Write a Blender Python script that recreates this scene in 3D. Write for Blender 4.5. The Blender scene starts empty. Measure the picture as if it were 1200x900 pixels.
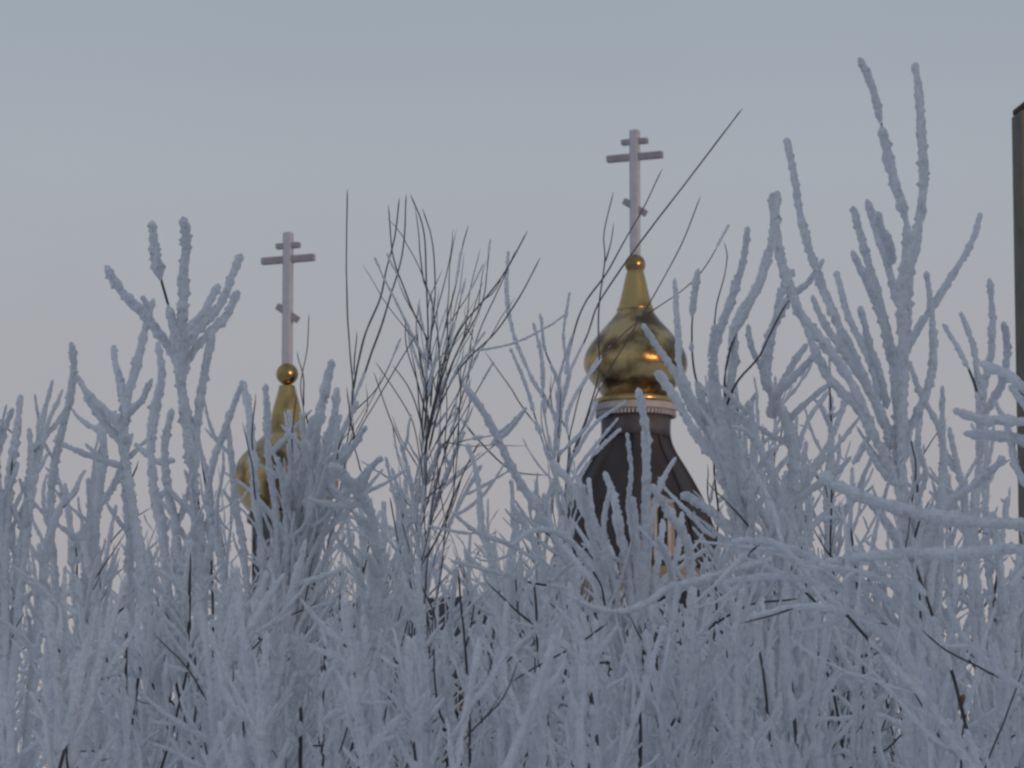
import bpy, bmesh, math
import numpy as np
from mathutils import Vector, Matrix

S = bpy.context.scene
COL = S.collection
RND = np.random.default_rng(7)

# ------------------------------------------------------------------ camera
F = 4886.0                      # focal length in photo pixels (1200 x 900 frame)
PITCH = math.radians(8.0)
EYE = np.array([0.0, 0.0, 1.6])
CP, SP = math.cos(PITCH), math.sin(PITCH)

def at(x, y, D):
    """the point at ground distance D seen in direction (x, y)"""
    dx, dz = (x - 600.0) / F, (450.0 - y) / F
    v = np.array([dx, CP - SP * dz, SP + CP * dz])
    return EYE + v * (D / v[1])

cam = bpy.data.cameras.new('camera')
cam.sensor_width = 36.0
cam.lens = 36.0 * F / 1200.0
cam.clip_end = 20000
cam.dof.use_dof = True
cam.dof.focus_distance = 11.0
cam.dof.aperture_fstop = 30.0
co = bpy.data.objects.new('camera', cam)
co.location = EYE
co.rotation_euler = (math.pi / 2 + PITCH, 0, 0)
COL.objects.link(co)
S.camera = co

# ------------------------------------------------------------------ light
SUN_E = math.radians(8.0)
SUN_V = Vector((0.60 * math.cos(SUN_E), -0.80 * math.cos(SUN_E), math.sin(SUN_E))).normalized()
sun = bpy.data.lights.new('sun', 'SUN')
sun.energy = 1.1
sun.angle = math.radians(4.0)
sun.color = (1.0, 0.58, 0.30)
so = bpy.data.objects.new('sun', sun)
so.rotation_euler = SUN_V.to_track_quat('Z', 'Y').to_euler()
COL.objects.link(so)

w = bpy.data.worlds.new('World')
S.world = w
w.use_nodes = True
nt = w.node_tree
nt.nodes.clear()
out = nt.nodes.new('ShaderNodeOutputWorld')
bg = nt.nodes.new('ShaderNodeBackground')
sky = nt.nodes.new('ShaderNodeTexSky')
sky.sky_type = 'NISHITA'
sky.sun_disc = False
sky.sun_elevation = SUN_E
sky.sun_rotation = math.atan2(SUN_V.x, SUN_V.y)
sky.air_density = 1.0
sky.dust_density = 2.0
tc = nt.nodes.new('ShaderNodeTexCoord')
sep = nt.nodes.new('ShaderNodeSeparateXYZ')
ramp = nt.nodes.new('ShaderNodeValToRGB')
el = ramp.color_ramp.elements
# winter haze: mauve towards the horizon, grey blue above (values before the 0.1 strength)
stops = [(0.0, (4.05, 3.65, 3.95)), (0.06, (4.12, 3.82, 4.15)), (0.115, (4.06, 3.88, 4.20)), (0.153, (3.98, 3.98, 4.32)), (0.19, (3.95, 4.20, 4.68)),
         (0.225, (3.55, 4.0, 4.62)), (0.5, (3.25, 3.8, 4.8)), (1.0, (3.15, 3.85, 5.2))]
K = 6.5
el[0].position, el[1].position = stops[0][0], stops[1][0]
for s_ in stops[2:]:
    el.new(s_[0])
for e_, s_ in zip(el, stops):
    e_.color = (s_[1][0] / K, s_[1][1] / K, s_[1][2] / K, 1)
mul = nt.nodes.new('ShaderNodeVectorMath'); mul.operation = 'SCALE'
mul.inputs[3].default_value = K
mix = nt.nodes.new('ShaderNodeMix'); mix.data_type = 'RGBA'
mix.inputs[0].default_value = 0.88
nt.links.new(tc.outputs['Generated'], sep.inputs[0])
nt.links.new(sep.outputs['Z'], ramp.inputs[0])
nt.links.new(ramp.outputs[0], mul.inputs[0])
nt.links.new(sky.outputs[0], mix.inputs[6])
# faint unevenness of the haze
hz = nt.nodes.new('ShaderNodeTexNoise')
hz.inputs['Scale'].default_value = 9.0
hz.inputs['Detail'].default_value = 3
hm = nt.nodes.new('ShaderNodeMapRange')
hm.inputs['To Min'].default_value = 0.965
hm.inputs['To Max'].default_value = 1.035
hv = nt.nodes.new('ShaderNodeVectorMath'); hv.operation = 'SCALE'
nt.links.new(tc.outputs['Generated'], hz.inputs['Vector'])
nt.links.new(hz.outputs['Fac'], hm.inputs['Value'])
nt.links.new(mul.outputs[0], hv.inputs[0])
nt.links.new(hm.outputs[0], hv.inputs[3])
nt.links.new(hv.outputs[0], mix.inputs[7])
nt.links.new(mix.outputs[2], bg.inputs[0])
bg.inputs[1].default_value = 0.1
nt.links.new(bg.outputs[0], out.inputs[0])

S.view_settings.view_transform = 'Standard'
S.view_settings.look = 'None'
S.view_settings.gamma = 1.0
S.view_settings.use_curve_mapping = False
S.view_settings.exposure = 0.0
S.cycles.filter_width = 2.5
S.cycles.use_denoising = True
S.cycles.max_bounces = 10
S.cycles.diffuse_bounces = 9

# ------------------------------------------------------------------ materials
def mat(name, base, rough=0.8, metal=0.0, noise=None, bump=None, spec=0.5):
    """noise = (scale, second colour, low, high); bump = (scale, strength, distance)"""
    m = bpy.data.materials.new(name)
    m.use_nodes = True
    n, l = m.node_tree.nodes, m.node_tree.links
    b = n['Principled BSDF']
    b.inputs['Roughness'].default_value = rough
    b.inputs['Metallic'].default_value = metal
    b.inputs['Specular IOR Level'].default_value = spec
    b.inputs['Base Color'].default_value = (*base, 1)
    t = n.new('ShaderNodeTexCoord')
    if noise:
        tx = n.new('ShaderNodeTexNoise')
        tx.inputs['Scale'].default_value = noise[0]
        tx.inputs['Detail'].default_value = 5
        l.new(t.outputs['Object'], tx.inputs['Vector'])
        r = n.new('ShaderNodeValToRGB')
        r.color_ramp.elements[0].position = noise[2]
        r.color_ramp.elements[1].position = noise[3]
        r.color_ramp.elements[0].color = (*base, 1)
        r.color_ramp.elements[1].color = (*noise[1], 1)
        l.new(tx.outputs['Fac'], r.inputs['Fac'])
        l.new(r.outputs[0], b.inputs['Base Color'])
    if bump:
        tx = n.new('ShaderNodeTexNoise')
        tx.inputs['Scale'].default_value = bump[0]
        tx.inputs['Detail'].default_value = 4
        l.new(t.outputs['Object'], tx.inputs['Vector'])
        bp = n.new('ShaderNodeBump')
        bp.inputs['Strength'].default_value = bump[1]
        bp.inputs['Distance'].default_value = bump[2]
        l.new(tx.outputs['Fac'], bp.inputs['Height'])
        l.new(bp.outputs[0], b.inputs['Normal'])
    return m

M_FROST = mat('hoar_frost', (0.85, 0.855, 0.875), 0.95, noise=(14, (0.92, 0.92, 0.93), 0.35, 0.65), bump=(190, 1.0, 0.008), spec=0.15)
M_BARK = mat('dark_bark', (0.070, 0.060, 0.064), 0.85, noise=(30, (0.12, 0.105, 0.105), 0.4, 0.7), bump=(120, 0.4, 0.003), spec=0.2)
M_SAPLING = mat('sapling_bark', (0.105, 0.092, 0.098), 0.85, noise=(30, (0.18, 0.165, 0.175), 0.4, 0.7), bump=(120, 0.4, 0.003), spec=0.2)
M_GREYBARK = mat('grey_bark', (0.16, 0.155, 0.17), 0.9, noise=(40, (0.36, 0.37, 0.40), 0.4, 0.65), spec=0.2)
M_SNOW = mat('snow', (0.80, 0.82, 0.85), 0.9, noise=(0.4, (0.74, 0.76, 0.80), 0.3, 0.7), bump=(1.5, 0.4, 0.1), spec=0.2)
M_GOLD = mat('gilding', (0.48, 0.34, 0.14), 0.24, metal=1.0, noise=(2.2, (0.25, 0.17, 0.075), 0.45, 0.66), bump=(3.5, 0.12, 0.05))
M_GOLDDARK = mat('tarnish_reflection_gilding', (0.52, 0.38, 0.175), 0.26, metal=1.0, noise=(1.9, (0.13, 0.088, 0.045), 0.43, 0.60), bump=(3.0, 0.3, 0.07))  # tarnish patches that also paint dark reflections of the surroundings into the gold
M_LOG = mat('brown_log_wall', (0.055, 0.042, 0.036), 0.8, noise=(2, (0.04, 0.031, 0.028), 0.4, 0.7))
M_ARM = mat('grey_cross_arm', (0.24, 0.24, 0.285), 0.85, noise=(6, (0.30, 0.30, 0.34), 0.4, 0.7), spec=0.2)  # greyer tone than the cross upright
M_ROOF = mat('dark_roof_metal', (0.020, 0.019, 0.021), 0.7, noise=(1.5, (0.034, 0.031, 0.034), 0.4, 0.65), bump=(4, 0.15, 0.03))
M_DRUM = mat('dark_drum', (0.05, 0.05, 0.058), 0.6, noise=(3, (0.08, 0.08, 0.09), 0.4, 0.65))
M_CREAM = mat('cream_render', (0.27, 0.26, 0.245), 0.85, noise=(1.2, (0.22, 0.21, 0.20), 0.4, 0.7))
M_TRIM = mat('white_trim', (0.40, 0.385, 0.385), 0.8, noise=(4, (0.30, 0.28, 0.28), 0.4, 0.7))
M_CROSS = mat('frosted_cross_paint', (0.37, 0.405, 0.47), 0.8, noise=(6, (0.43, 0.46, 0.52), 0.4, 0.7), spec=0.3)
M_GLASS = mat('dark_window_glass', (0.02, 0.022, 0.028), 0.6, spec=0.1)
M_POST = mat('brown_post_paint', (0.032, 0.020, 0.019), 0.85, noise=(5, (0.055, 0.032, 0.030), 0.4, 0.7))
M_POSTSIDE = mat('weathered_green_edge', (0.14, 0.118, 0.09), 0.8, noise=(6, (0.09, 0.085, 0.06), 0.4, 0.7))
M_SUNBLOCK = mat('sun_block_wood', (0.05, 0.045, 0.045), 0.9, noise=(0.5, (0.09, 0.085, 0.085), 0.4, 0.7))

# ------------------------------------------------------------------ object helpers
def tag(o, label=None, cat=None, group=None, kind=None):
    if label: o['label'] = label
    if cat: o['category'] = cat
    if group: o['group'] = group
    if kind: o['kind'] = kind
    return o

def empty(name, loc=(0, 0, 0), rz=0.0, parent=None):
    o = bpy.data.objects.new(name, None)
    COL.objects.link(o)
    o.location = loc
    o.rotation_euler.z = rz
    if parent: o.parent = parent
    return o

def mesh_obj(name, verts, faces, material, parent=None, smooth=False):
    me = bpy.data.meshes.new(name)
    me.from_pydata([tuple(v) for v in verts], [], [tuple(f) for f in faces])
    me.materials.append(material)
    if smooth:
        me.polygons.foreach_set('use_smooth', [True] * len(me.polygons))
    me.update()
    o = bpy.data.objects.new(name, me)
    COL.objects.link(o)
    if parent: o.parent = parent
    return o

def quad_obj(name, V, Q, material, parent=None):
    """mesh from big numpy arrays of vertices and quads"""
    me = bpy.data.meshes.new(name)
    nv, nq = len(V), len(Q)
    me.vertices.add(nv)
    me.vertices.foreach_set('co', V.astype(np.float32).ravel())
    me.loops.add(nq * 4)
    me.loops.foreach_set('vertex_index', Q.astype(np.int32).ravel())
    me.polygons.add(nq)
    me.polygons.foreach_set('loop_start', np.arange(0, nq * 4, 4, dtype=np.int32))
    me.polygons.foreach_set('use_smooth', np.ones(nq, dtype=bool))
    me.update(calc_edges=True)
    me.materials.append(material)
    o = bpy.data.objects.new(name, me)
    COL.objects.link(o)
    if parent: o.parent = parent
    return o

class MB:
    """collects boxes, prisms and lathes into one mesh"""
    def __init__(s): s.v, s.f = [], []
    def add(s, vs, fs):
        o = len(s.v)
        s.v += [tuple(v) for v in vs]
        s.f += [tuple(i + o for i in f) for f in fs]
    def box(s, x0, x1, y0, y1, z0, z1, m=None):
        vs = [(x, y, z) for z in (z0, z1) for x, y in ((x0, y0), (x1, y0), (x1, y1), (x0, y1))]
        if m is not None: vs = [m @ Vector(v) for v in vs]
        s.add(vs, [(3, 2, 1, 0), (4, 5, 6, 7), (0, 1, 5, 4), (1, 2, 6, 5), (2, 3, 7, 6), (3, 0, 4, 7)])
    def lathe(s, prof, n=48, x=0, y=0, rot=0.0, rib=0.0):
        vs, fs = [], []
        for r, z in prof:
            for k in range(n):
                a = rot + 2 * math.pi * k / n
                q = r * (1 + (rib if k % 4 == 0 else 0))
                vs.append((x + q * math.cos(a), y + q * math.sin(a), z))
        for i in range(len(prof) - 1):
            for k in range(n):
                a, b = i * n + k, i * n + (k + 1) % n
                fs.append((a, b, b + n, a + n))
        fs.append(tuple(range(n))[::-1])
        fs.append(tuple((len(prof) - 1) * n + k for k in range(n)))
        s.add(vs, fs)
    def build(s, name, material, parent=None, smooth=False):
        o = mesh_obj(name, s.v, s.f, material, parent, smooth)
        bm = bmesh.new(); bm.from_mesh(o.data)
        bmesh.ops.recalc_face_normals(bm, faces=bm.faces)
        bm.to_mesh(o.data); bm.free()
        return o

# ------------------------------------------------------------------ twigs
def smooth_line(P, n):
    P = np.asarray(P, float)
    if len(P) == 2:
        t = np.linspace(0, 1, n)[:, None]
        return P[0] * (1 - t) + P[1] * t
    Q = np.vstack([2 * P[0] - P[1], P, 2 * P[-1] - P[-2]])
    seg = len(P) - 1
    u = np.linspace(0, seg - 1e-6, n)
    i = u.astype(int); t = (u - i)[:, None]
    a, b, c, d = Q[i], Q[i + 1], Q[i + 2], Q[i + 3]
    return 0.5 * (2 * b + (c - a) * t + (2 * a - 5 * b + 4 * c - d) * t ** 2 + (3 * b - a - 3 * c + d) * t ** 3)

def resample(P, step):
    d = np.linalg.norm(np.diff(P, axis=0), axis=1)
    s = np.concatenate([[0], np.cumsum(d)])
    n = max(3, int(s[-1] / step) + 1)
    u = np.linspace(0, s[-1], n)
    return np.stack([np.interp(u, s, P[:, k]) for k in range(3)], axis=1), u

def vnoise(u, wave, rng):
    n = int(u[-1] / wave) + 4
    g = rng.uniform(-1, 1, n)
    x = u / wave
    i = x.astype(int); t = x - i; t = t * t * (3 - 2 * t)
    return g[i] * (1 - t) + g[i + 1] * t

class Tubes:
    def __init__(s): s.V, s.Q, s.n = [], [], 0
    def tube(s, P, R, k, rough, rng, off=None, spikes=0.0):
        """P (n,3) from the tip to the base, R (n,) radii, k sides"""
        n = len(P)
        T = np.gradient(P, axis=0)
        T /= np.linalg.norm(T, axis=1)[:, None] + 1e-9
        ref = np.array([0.13, 1.0, 0.21]) if abs(T[n // 2][1]) < 0.8 else np.array([1.0, 0.1, 0.2])
        A = np.cross(T, ref); A /= np.linalg.norm(A, axis=1)[:, None] + 1e-9
        B = np.cross(T, A)
        th = np.arange(k) * 2 * math.pi / k + rng.uniform(0, 6)
        rr = R[:, None] * (1 + rough * rng.uniform(-1, 1, (n, k)))
        if spikes: rr *= 1 + spikes * (rng.random((n, k)) < 0.14)
        C = P if off is None else P + off
        V = C[:, None, :] + rr[:, :, None] * (np.cos(th)[None, :, None] * A[:, None, :] + np.sin(th)[None, :, None] * B[:, None, :])
        i = np.arange(n - 1)[:, None] * k
        j = np.arange(k)[None, :]; j2 = (j + 1) % k
        Q = np.stack([i + j, i + j2, i + k + j2, i + k + j], axis=-1).reshape(-1, 4)
        s.V.append(V.reshape(-1, 3)); s.Q.append(Q + s.n); s.n += n * k
    def build(s, name, material, parent=None):
        if not s.V: return None
        return quad_obj(name, np.concatenate(s.V), np.concatenate(s.Q), material, parent)

WIND = np.array([-0.45, -0.35, 0.55])

def bark_tube(tb, P, r0, r1, rng, k=5, step=None):
    P, u = resample(P, step or max(0.02, r1 * 2.5))
    t = u / u[-1]
    R = r0 + (r1 - r0) * t
    R = R * (1 + 0.10 * vnoise(u, 0.06, rng))
    R[0] *= 0.3
    R[-1] = 0.0002
    tb.tube(P, R, k, 0.06, rng)

def frost_tube(tf, P, rf, rng, cover=1.0, rb=0.0, k=8, fine=1.0, foot=None, taper=0.75):
    """lumpy sleeve of rime; where cover < 1 the sleeve sinks into the bark in patches"""
    step = max(0.0060, rf * 0.45) / fine
    P, u = resample(P, step)
    L = u[-1]
    R = rf * (0.95 + 0.11 * vnoise(u, rf * 3.0, rng) + 0.15 * vnoise(u, rf * 1.1, rng) + 0.14 * vnoise(u, 0.16, rng))
    R = R * (taper + (1 - taper) * np.minimum(u / min(0.16, L * 0.6), 1.0))
    d = np.minimum(u / (rf * 1.1), 1.0)
    R = R * np.sqrt(np.clip(1 - (1 - d) ** 2, 0.02, 1))
    if cover < 1.0:
        m = vnoise(u, 0.11, rng) * 0.5 + 0.5 + 0.2 * vnoise(u, 0.035, rng)
        cv = cover
        if foot is not None:
            t = np.clip(u / min(L, foot[1]), 0, 1)
            cv = cover + (foot[0] - cover) * t * t
        if cover > 0.55:
            m = np.maximum(m, 1.2 - u / 0.12)      # tips always keep their rime
        m = np.clip((m - (1 - cv)) / 0.18, 0, 1)
        R = np.maximum(R * m, rf * 0.03)
    R[-3:] *= np.array([0.9, 0.65, 0.03])
    w_ = WIND * (rf * 0.28)
    tf.tube(P, R, k, 0.19, rng, off=w_, spikes=0.32)

def wiggle(P, amp, rng):
    P, u = resample(P, 0.03)
    e = np.sin(np.pi * np.clip(u / u[-1], 0, 1))[:, None]
    o = np.stack([vnoise(u, 0.12, rng), vnoise(u, 0.12, rng), 0.4 * vnoise(u, 0.12, rng)], axis=1)
    return P + o * amp * e

def side_twigs(P, rng, spacing, lmin, lmax, zmin, start=0.12, ang=(0.45, 0.95), flat=1.0):
    """short shoots leaving line P (tip first); returns lines, tip first"""
    P, u = resample(P, 0.03)
    L = u[-1]
    res = []
    s = start + rng.uniform(0, spacing)
    while s < L * 0.98:
        i = min(len(P) - 2, int(np.searchsorted(u, s)))
        s += spacing * rng.uniform(0.5, 1.5)
        p = P[i]
        if p[2] < zmin: break
        up = P[max(i - 2, 0)] - P[i + 1]
        up = up / (np.linalg.norm(up) + 1e-9)
        r = rng.normal(size=3); r -= up * r.dot(up); r /= np.linalg.norm(r)
        a = rng.uniform(*ang)
        d = up * math.cos(a) + r * math.sin(a)
        ln = rng.uniform(lmin, lmax) * (0.5 + 0.5 * min(1, s / 0.5))
        bend = np.array([0, 0, 1.0]) * rng.uniform(0.0, 0.9)
        n = 6
        q = [p.copy()]
        for k in range(n):
            d = d + bend * 0.12 + rng.normal(size=3) * 0.10
            d /= np.linalg.norm(d)
            q.append(q[-1] + d * ln / n)
        res.append(np.array(q[::-1]))
    return res

def m_px(px, D):
    return px / F * D

def traced_shrub(name, label, cat, D, root_x, lines, group=None, spread=0.25, bark=None, seed=1,
                 ground=True, twig=(0.10, 0.07, 0.26), twig_from=470, cover=1.0, sub=True, part='branch', thin=1.0, shoots=0, rime=None):
    """lines: (frost width px, bark width px, [(x, y) ... tip first], options)"""
    rng = np.random.default_rng(seed)
    rootp = at(root_x, 900, D); rootp[2] = -0.05
    root = tag(empty(name, rootp), label, cat, group)
    rp = rootp.copy()
    for ln in lines:
        fw, bw, pts = ln[0], ln[1], ln[2]
        foot = None
        if fw == 0 and rime: fw, foot = 4.4, rime
        opt = ln[3] if len(ln) > 3 else {}
        tip_off = opt.get('off', rng.uniform(-spread, spread))
        Dl = D + opt.get('d', 0)
        n = len(pts)
        P = np.array([at(x, y, Dl + tip_off * (1 - i / (n - 1))) for i, (x, y) in enumerate(pts)])
        if ground and pts[-1][1] >= opt.get('drop', 545):
            e = P[-1]
            b = np.array([rootp[0] + rng.normal() * 0.08, rootp[1] + rng.normal() * 0.08, -0.05])
            t = P[-1] - P[-2]; t /= np.linalg.norm(t)
            m1 = e + t * 0.25 * abs(e[2])
            m2 = e * 0.35 + b * 0.65
            P = np.vstack([P, (m1 * 0.5 + (e * 0.7 + b * 0.3) * 0.5)[None], m2[None], b[None]])
        P = smooth_line(P, max(16, len(P) * 8))
        P = wiggle(P, opt.get('wig', 0.007), rng)
        rf, rb = m_px(fw, Dl) / 2 * 0.88, m_px(bw, Dl) / 2 * (thin if fw < 7 else 1)
        cv = opt.get('cover', -0.35 if foot else cover)
        tb, tf = Tubes(), Tubes()
        L = np.linalg.norm(np.diff(P, axis=0), axis=1).sum()
        bark_tube(tb, P - rp, rb * 0.55, rb * (1 + (0.3 if fw >= 7 else 0.05) * L), rng)
        if rf > 0:
            frost_tube(tf, P - rp, rf, rng, cv, rb, foot=foot)
        if opt.get('twigs', True) and sub:
            zlim = at(600, twig_from, Dl)[2]
            zlow = at(600, 980, Dl)[2]
            i0 = np.searchsorted(-P[:, 2], -zlim)
            if i0 < len(P) - 5:
                for q in side_twigs(P[i0:], rng, twig[0], twig[1], twig[2], zlow, start=0.0):
                    trf = max(rf, rb) * rng.uniform(0.45, 0.75)
                    bark_tube(tb, q - rp, max(0.0012, trf * 0.2), max(0.002, trf * 0.4), rng, k=4)
                    if rf > 0 and rng.random() < 0.93:
                        frost_tube(tf, q - rp, trf, rng, 0.95, 0, k=6, taper=0.5)
        if shoots:
            zv = at(600, 640, Dl)[2]
            for q in side_twigs(P, rng, shoots, 0.10, 0.34, zv, start=0.22, ang=(0.2, 0.55)):
                bark_tube(tb, q - rp, rb * 0.32, rb * 0.6, rng, k=4, step=0.03)
                if rng.random() < 0.25:
                    frost_tube(tf, q - rp, rb * 1.2, rng, 0.6, 0, k=6)
        br = tb.build(part, bark or M_BARK, root)
        if tf.V:
            tf.build('frost', M_FROST, br)
    return root

# ------------------------------------------------------------------ setting
gb = 4000
ground = mesh_obj('ground', [(-gb, -gb, 0), (gb, -gb, 0), (gb, gb, 0), (-gb, gb, 0)], [(0, 1, 2, 3)], M_SNOW)
tag(ground, kind='structure')

# unseen wood, added behind the viewer to keep low sun off the shrubs
def sun_block_wood():
    rng = np.random.default_rng(11)
    s = np.array([0.60, -0.80, 0]); t = np.array([0.80, 0.60, 0])
    vs, fs = [], []
    for k in range(150):
        c = s * rng.uniform(44, 58) + t * rng.uniform(-48, 48)
        h = rng.uniform(13.0, 16.5); r = rng.uniform(1.4, 2.6)
        o = len(vs)
        n = 9
        for (q, z) in ((0.25, 0.0), (0.3, 1.5), (1.0, 2.2), (0.8, h * 0.45), (0.55, h * 0.7), (0.25, h * 0.9), (0.03, h)):
            for j in range(n):
                a = 2 * math.pi * j / n
                rr = r * q * rng.uniform(0.75, 1.25)
                vs.append((c[0] + rr * math.cos(a), c[1] + rr * math.sin(a), z))
        for i in range(6):
            for j in range(n):
                a, b = o + i * n + j, o + i * n + (j + 1) % n
                fs.append((a, b, b + n, a + n))
    o = mesh_obj('sun_block_wood', vs, fs, M_SUNBLOCK)
    tag(o, 'added wood of dark firs behind the viewer, blocking the low sun', 'wood', kind='stuff')
sun_block_wood()

# ------------------------------------------------------------------ church
CH_D = 75.0
PXM = F / CH_D / CP            # photo pixels per metre there (nearly)
def zc(y, D=CH_D): return at(600, y, D)[2]
def xc(x, y=450, D=CH_D): return at(x, y, D)[0]
def hw(px, y, D=CH_D): return at(600 + px, y, D)[0]

YAW = math.radians(25)
church = empty('church', (xc(745), CH_D, 0))
tag(church, 'orthodox church with gilded onion domes, white crosses and dark bell-shaped roof behind the shrubs', 'church')
CX, CY = xc(745), CH_D

def cross_mesh(cx, cy, ys, halfs, w_px, slant, D):
    """ys: top, top bar, main bar, slanted bar, foot (photo rows); halfs: half lengths in px"""
    arms = []
    m = Matrix.Translation((cx, cy, 0)) @ Matrix.Rotation(-YAW, 4, 'Z')
    s = 1 / math.cos(YAW)
    hwv = hw(w_px / 2, ys[2], D)
    up = MB(); up.box(-hwv, hwv, -hwv * 0.7, hwv * 0.7, zc(ys[4], D), zc(ys[0], D), m)
    for y, h, th in ((ys[1], halfs[0], 3.4), (ys[2], halfs[1], 4.2)):
        L = hw(h, y, D) * s
        t = hw(th, y, D)
        mb = MB(); arms.append(mb)
        mb.box(-L, L, -hwv * 0.62, hwv * 0.62, zc(y, D) - t, zc(y, D) + t, m)
    L = hw(halfs[2], ys[3], D) * s
    t = hw(4.0, ys[3], D)
    ms = m @ Matrix.Translation((0, 0, zc(ys[3], D))) @ Matrix.Rotation(slant, 4, 'Y')
    mb = MB(); arms.append(mb)
    mb.box(-L, L, -hwv * 0.55, hwv * 0.55, -t, t, ms)
    return up, arms

def bevel(o, wd):
    md = o.modifiers.new('bevel', 'BEVEL'); md.width = wd; md.segments = 2

def profile(rows, D):
    """rows (photo y, half width px) -> smooth lathe profile (r, z), lowest first"""
    P = np.array([[hw(h, y, D), zc(y, D), 0] for y, h in rows])
    Q = smooth_line(P, len(rows) * 5)[::-1]
    return [(max(q[0], 0.005), q[1]) for q in Q]

def ball(mb, x, y, z, r):
    mb.lathe([(max(0.004, r * math.sin(a)), z - r * math.cos(a)) for a in np.linspace(0, math.pi, 17)], 32, x, y)

def cupola(ax, ay, D, dome_rows, ball_y, ball_r, cross, label=None, neck=4):
    lx, ly = ax - CX, ay - CY
    mb = MB(); mb.lathe(profile(dome_rows[neck - 1:], D), 64, lx, ly, rib=0.004)
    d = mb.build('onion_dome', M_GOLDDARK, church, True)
    nr = [(y, h + 0.25) for y, h in dome_rows[:neck]]
    nb = MB(); nb.lathe([(hw(nr[-1][1] + 1.2, nr[-1][0], D), zc(nr[-1][0] + 2.5, D)), (hw(nr[-1][1] + 1.2, nr[-1][0], D), zc(nr[-1][0], D))] + profile(nr, D)[1:], 16, lx, ly)
    nb.build('neck', M_GOLD, d, True)
    if label: d['label'] = label
    b = MB(); ball(b, lx, ly, zc(ball_y, D), hw(ball_r, ball_y, D)); b.build('ball_finial', M_GOLD, d, True)
    up, arms = cross_mesh(lx, ly, *cross, D)
    c = up.build('cross', M_CROSS, d); bevel(c, 0.035)
    for arm in arms:
        a = arm.build('cross_arm', M_ARM, d); bevel(a, 0.02)
    return d

# main cupola
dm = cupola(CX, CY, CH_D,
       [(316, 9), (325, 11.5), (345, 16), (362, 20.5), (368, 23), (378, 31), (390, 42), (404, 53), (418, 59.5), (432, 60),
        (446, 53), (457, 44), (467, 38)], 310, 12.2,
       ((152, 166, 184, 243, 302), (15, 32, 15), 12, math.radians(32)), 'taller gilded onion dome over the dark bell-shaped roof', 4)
mb = MB()
mb.lathe([(hw(h, y), zc(y)) for y, h in ((484, 44), (482, 47.5), (475, 48.5), (473.5, 45), (470, 46), (467.5, 44), (466, 38))], 48)
cn = mb.build('cornice', M_TRIM, church)
db = MB()
for k in range(64):
    a = 2 * math.pi * k / 64
    r = hw(45.5, 486)
    db.box(-0.02, 0.02, -0.03, 0.03, zc(489), zc(484.2), Matrix.Translation((r * math.cos(a), r * math.sin(a), 0)) @ Matrix.Rotation(a + math.pi / 2, 4, 'Z'))
db.build('dentil_course', M_TRIM, cn)
gbm = MB(); gbm.lathe([(hw(h, y), zc(y)) for y, h in ((475.0, 47), (473, 49.2), (469, 49.0), (467.9, 46.5))], 48)
gbm.build('gilded_band', M_GOLD, cn, True)
mb = MB(); mb.lathe([(hw(h, y), zc(y)) for y, h in ((512, 41), (503, 40.5), (484.3, 41.5))], 48)
mb.build('drum', M_DRUM, church, True)
mb = MB()
P8 = profile([(498, 38), (515, 39.5), (530, 45), (548, 56), (566, 66.5), (588, 78), (612, 87), (635, 93), (660, 97)], CH_D)
mb.lathe(P8, 8, rot=math.radians(22.5) - YAW)
# standing seams on the eight hips
sm = mb
for k in range(8):
    a = math.radians(22.5) - YAW + k * math.pi / 4
    for (r0, z0), (r1, z1) in zip(P8[:-1], P8[1:]):
        v0 = Vector((r0 * math.cos(a), r0 * math.sin(a), z0)); v1 = Vector((r1 * math.cos(a), r1 * math.sin(a), z1))
        m = Matrix.Translation((v0 + v1) / 2) @ (v1 - v0).to_track_quat('Z', 'Y').to_matrix().to_4x4()
        l = (v1 - v0).length / 2
        sm.box(-0.03, 0.03, -0.03, 0.03, -l, l, m)
rf = mb.build('roof', M_ROOF, church)
# octagonal wall and eaves below the bell roof
mb = MB(); mb.lathe([(hw(101, 668), zc(669)), (hw(101, 664), zc(664)), (hw(98, 660), zc(660.3))], 8, rot=math.radians(22.5) - YAW)
mb.build('eaves', M_ROOF, church)
R8 = hw(90, 700)
mb = MB(); mb.lathe([(R8, zc(760)), (R8, zc(669.2))], 8, rot=math.radians(22.5) - YAW)
mb.build('wall', M_CREAM, church)
ap = R8 * math.cos(math.pi / 8)
def arch_window(m, wd, z0, z1, frame_mat, parent, dep=0.06):
    """arched frame with a pane, in the local x-z plane facing -y"""
    n = 12
    def outline(w_, zb, zt):
        zc_ = zt - w_
        return [(-w_, zb), (w_, zb)] + [(w_ * math.cos(a), zc_ + w_ * math.sin(a)) for a in np.linspace(0, math.pi, n)]
    o, i = outline(wd, z0, z1), outline(wd * 0.62, z0 + wd * 0.35, z1 - wd * 0.38)
    k = len(o)
    vs = [m @ Vector((x, -dep, z)) for x, z in o] + [m @ Vector((x, -dep, z)) for x, z in i] + \
         [m @ Vector((x, 0, z)) for x, z in o] + [m @ Vector((x, 0, z)) for x, z in i]
    fs = []
    for q in range(k):
        r = (q + 1) % k
        fs += [(q, r, k + r, k + q), (q, 2 * k + q, 2 * k + r, r), (k + q, k + r, 3 * k + r, 3 * k + q)]
    f = mesh_obj('window', vs, fs, frame_mat, parent)
    vs = [m @ Vector((x, -0.015, z)) for x, z in i]
    mesh_obj('pane', vs, [tuple(range(k))], M_GLASS, f)
    return f
M_GOLDPAINT = mat('ochre_paint', (0.20, 0.175, 0.125), 0.75, noise=(3, (0.16, 0.135, 0.09), 0.4, 0.7))
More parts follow.
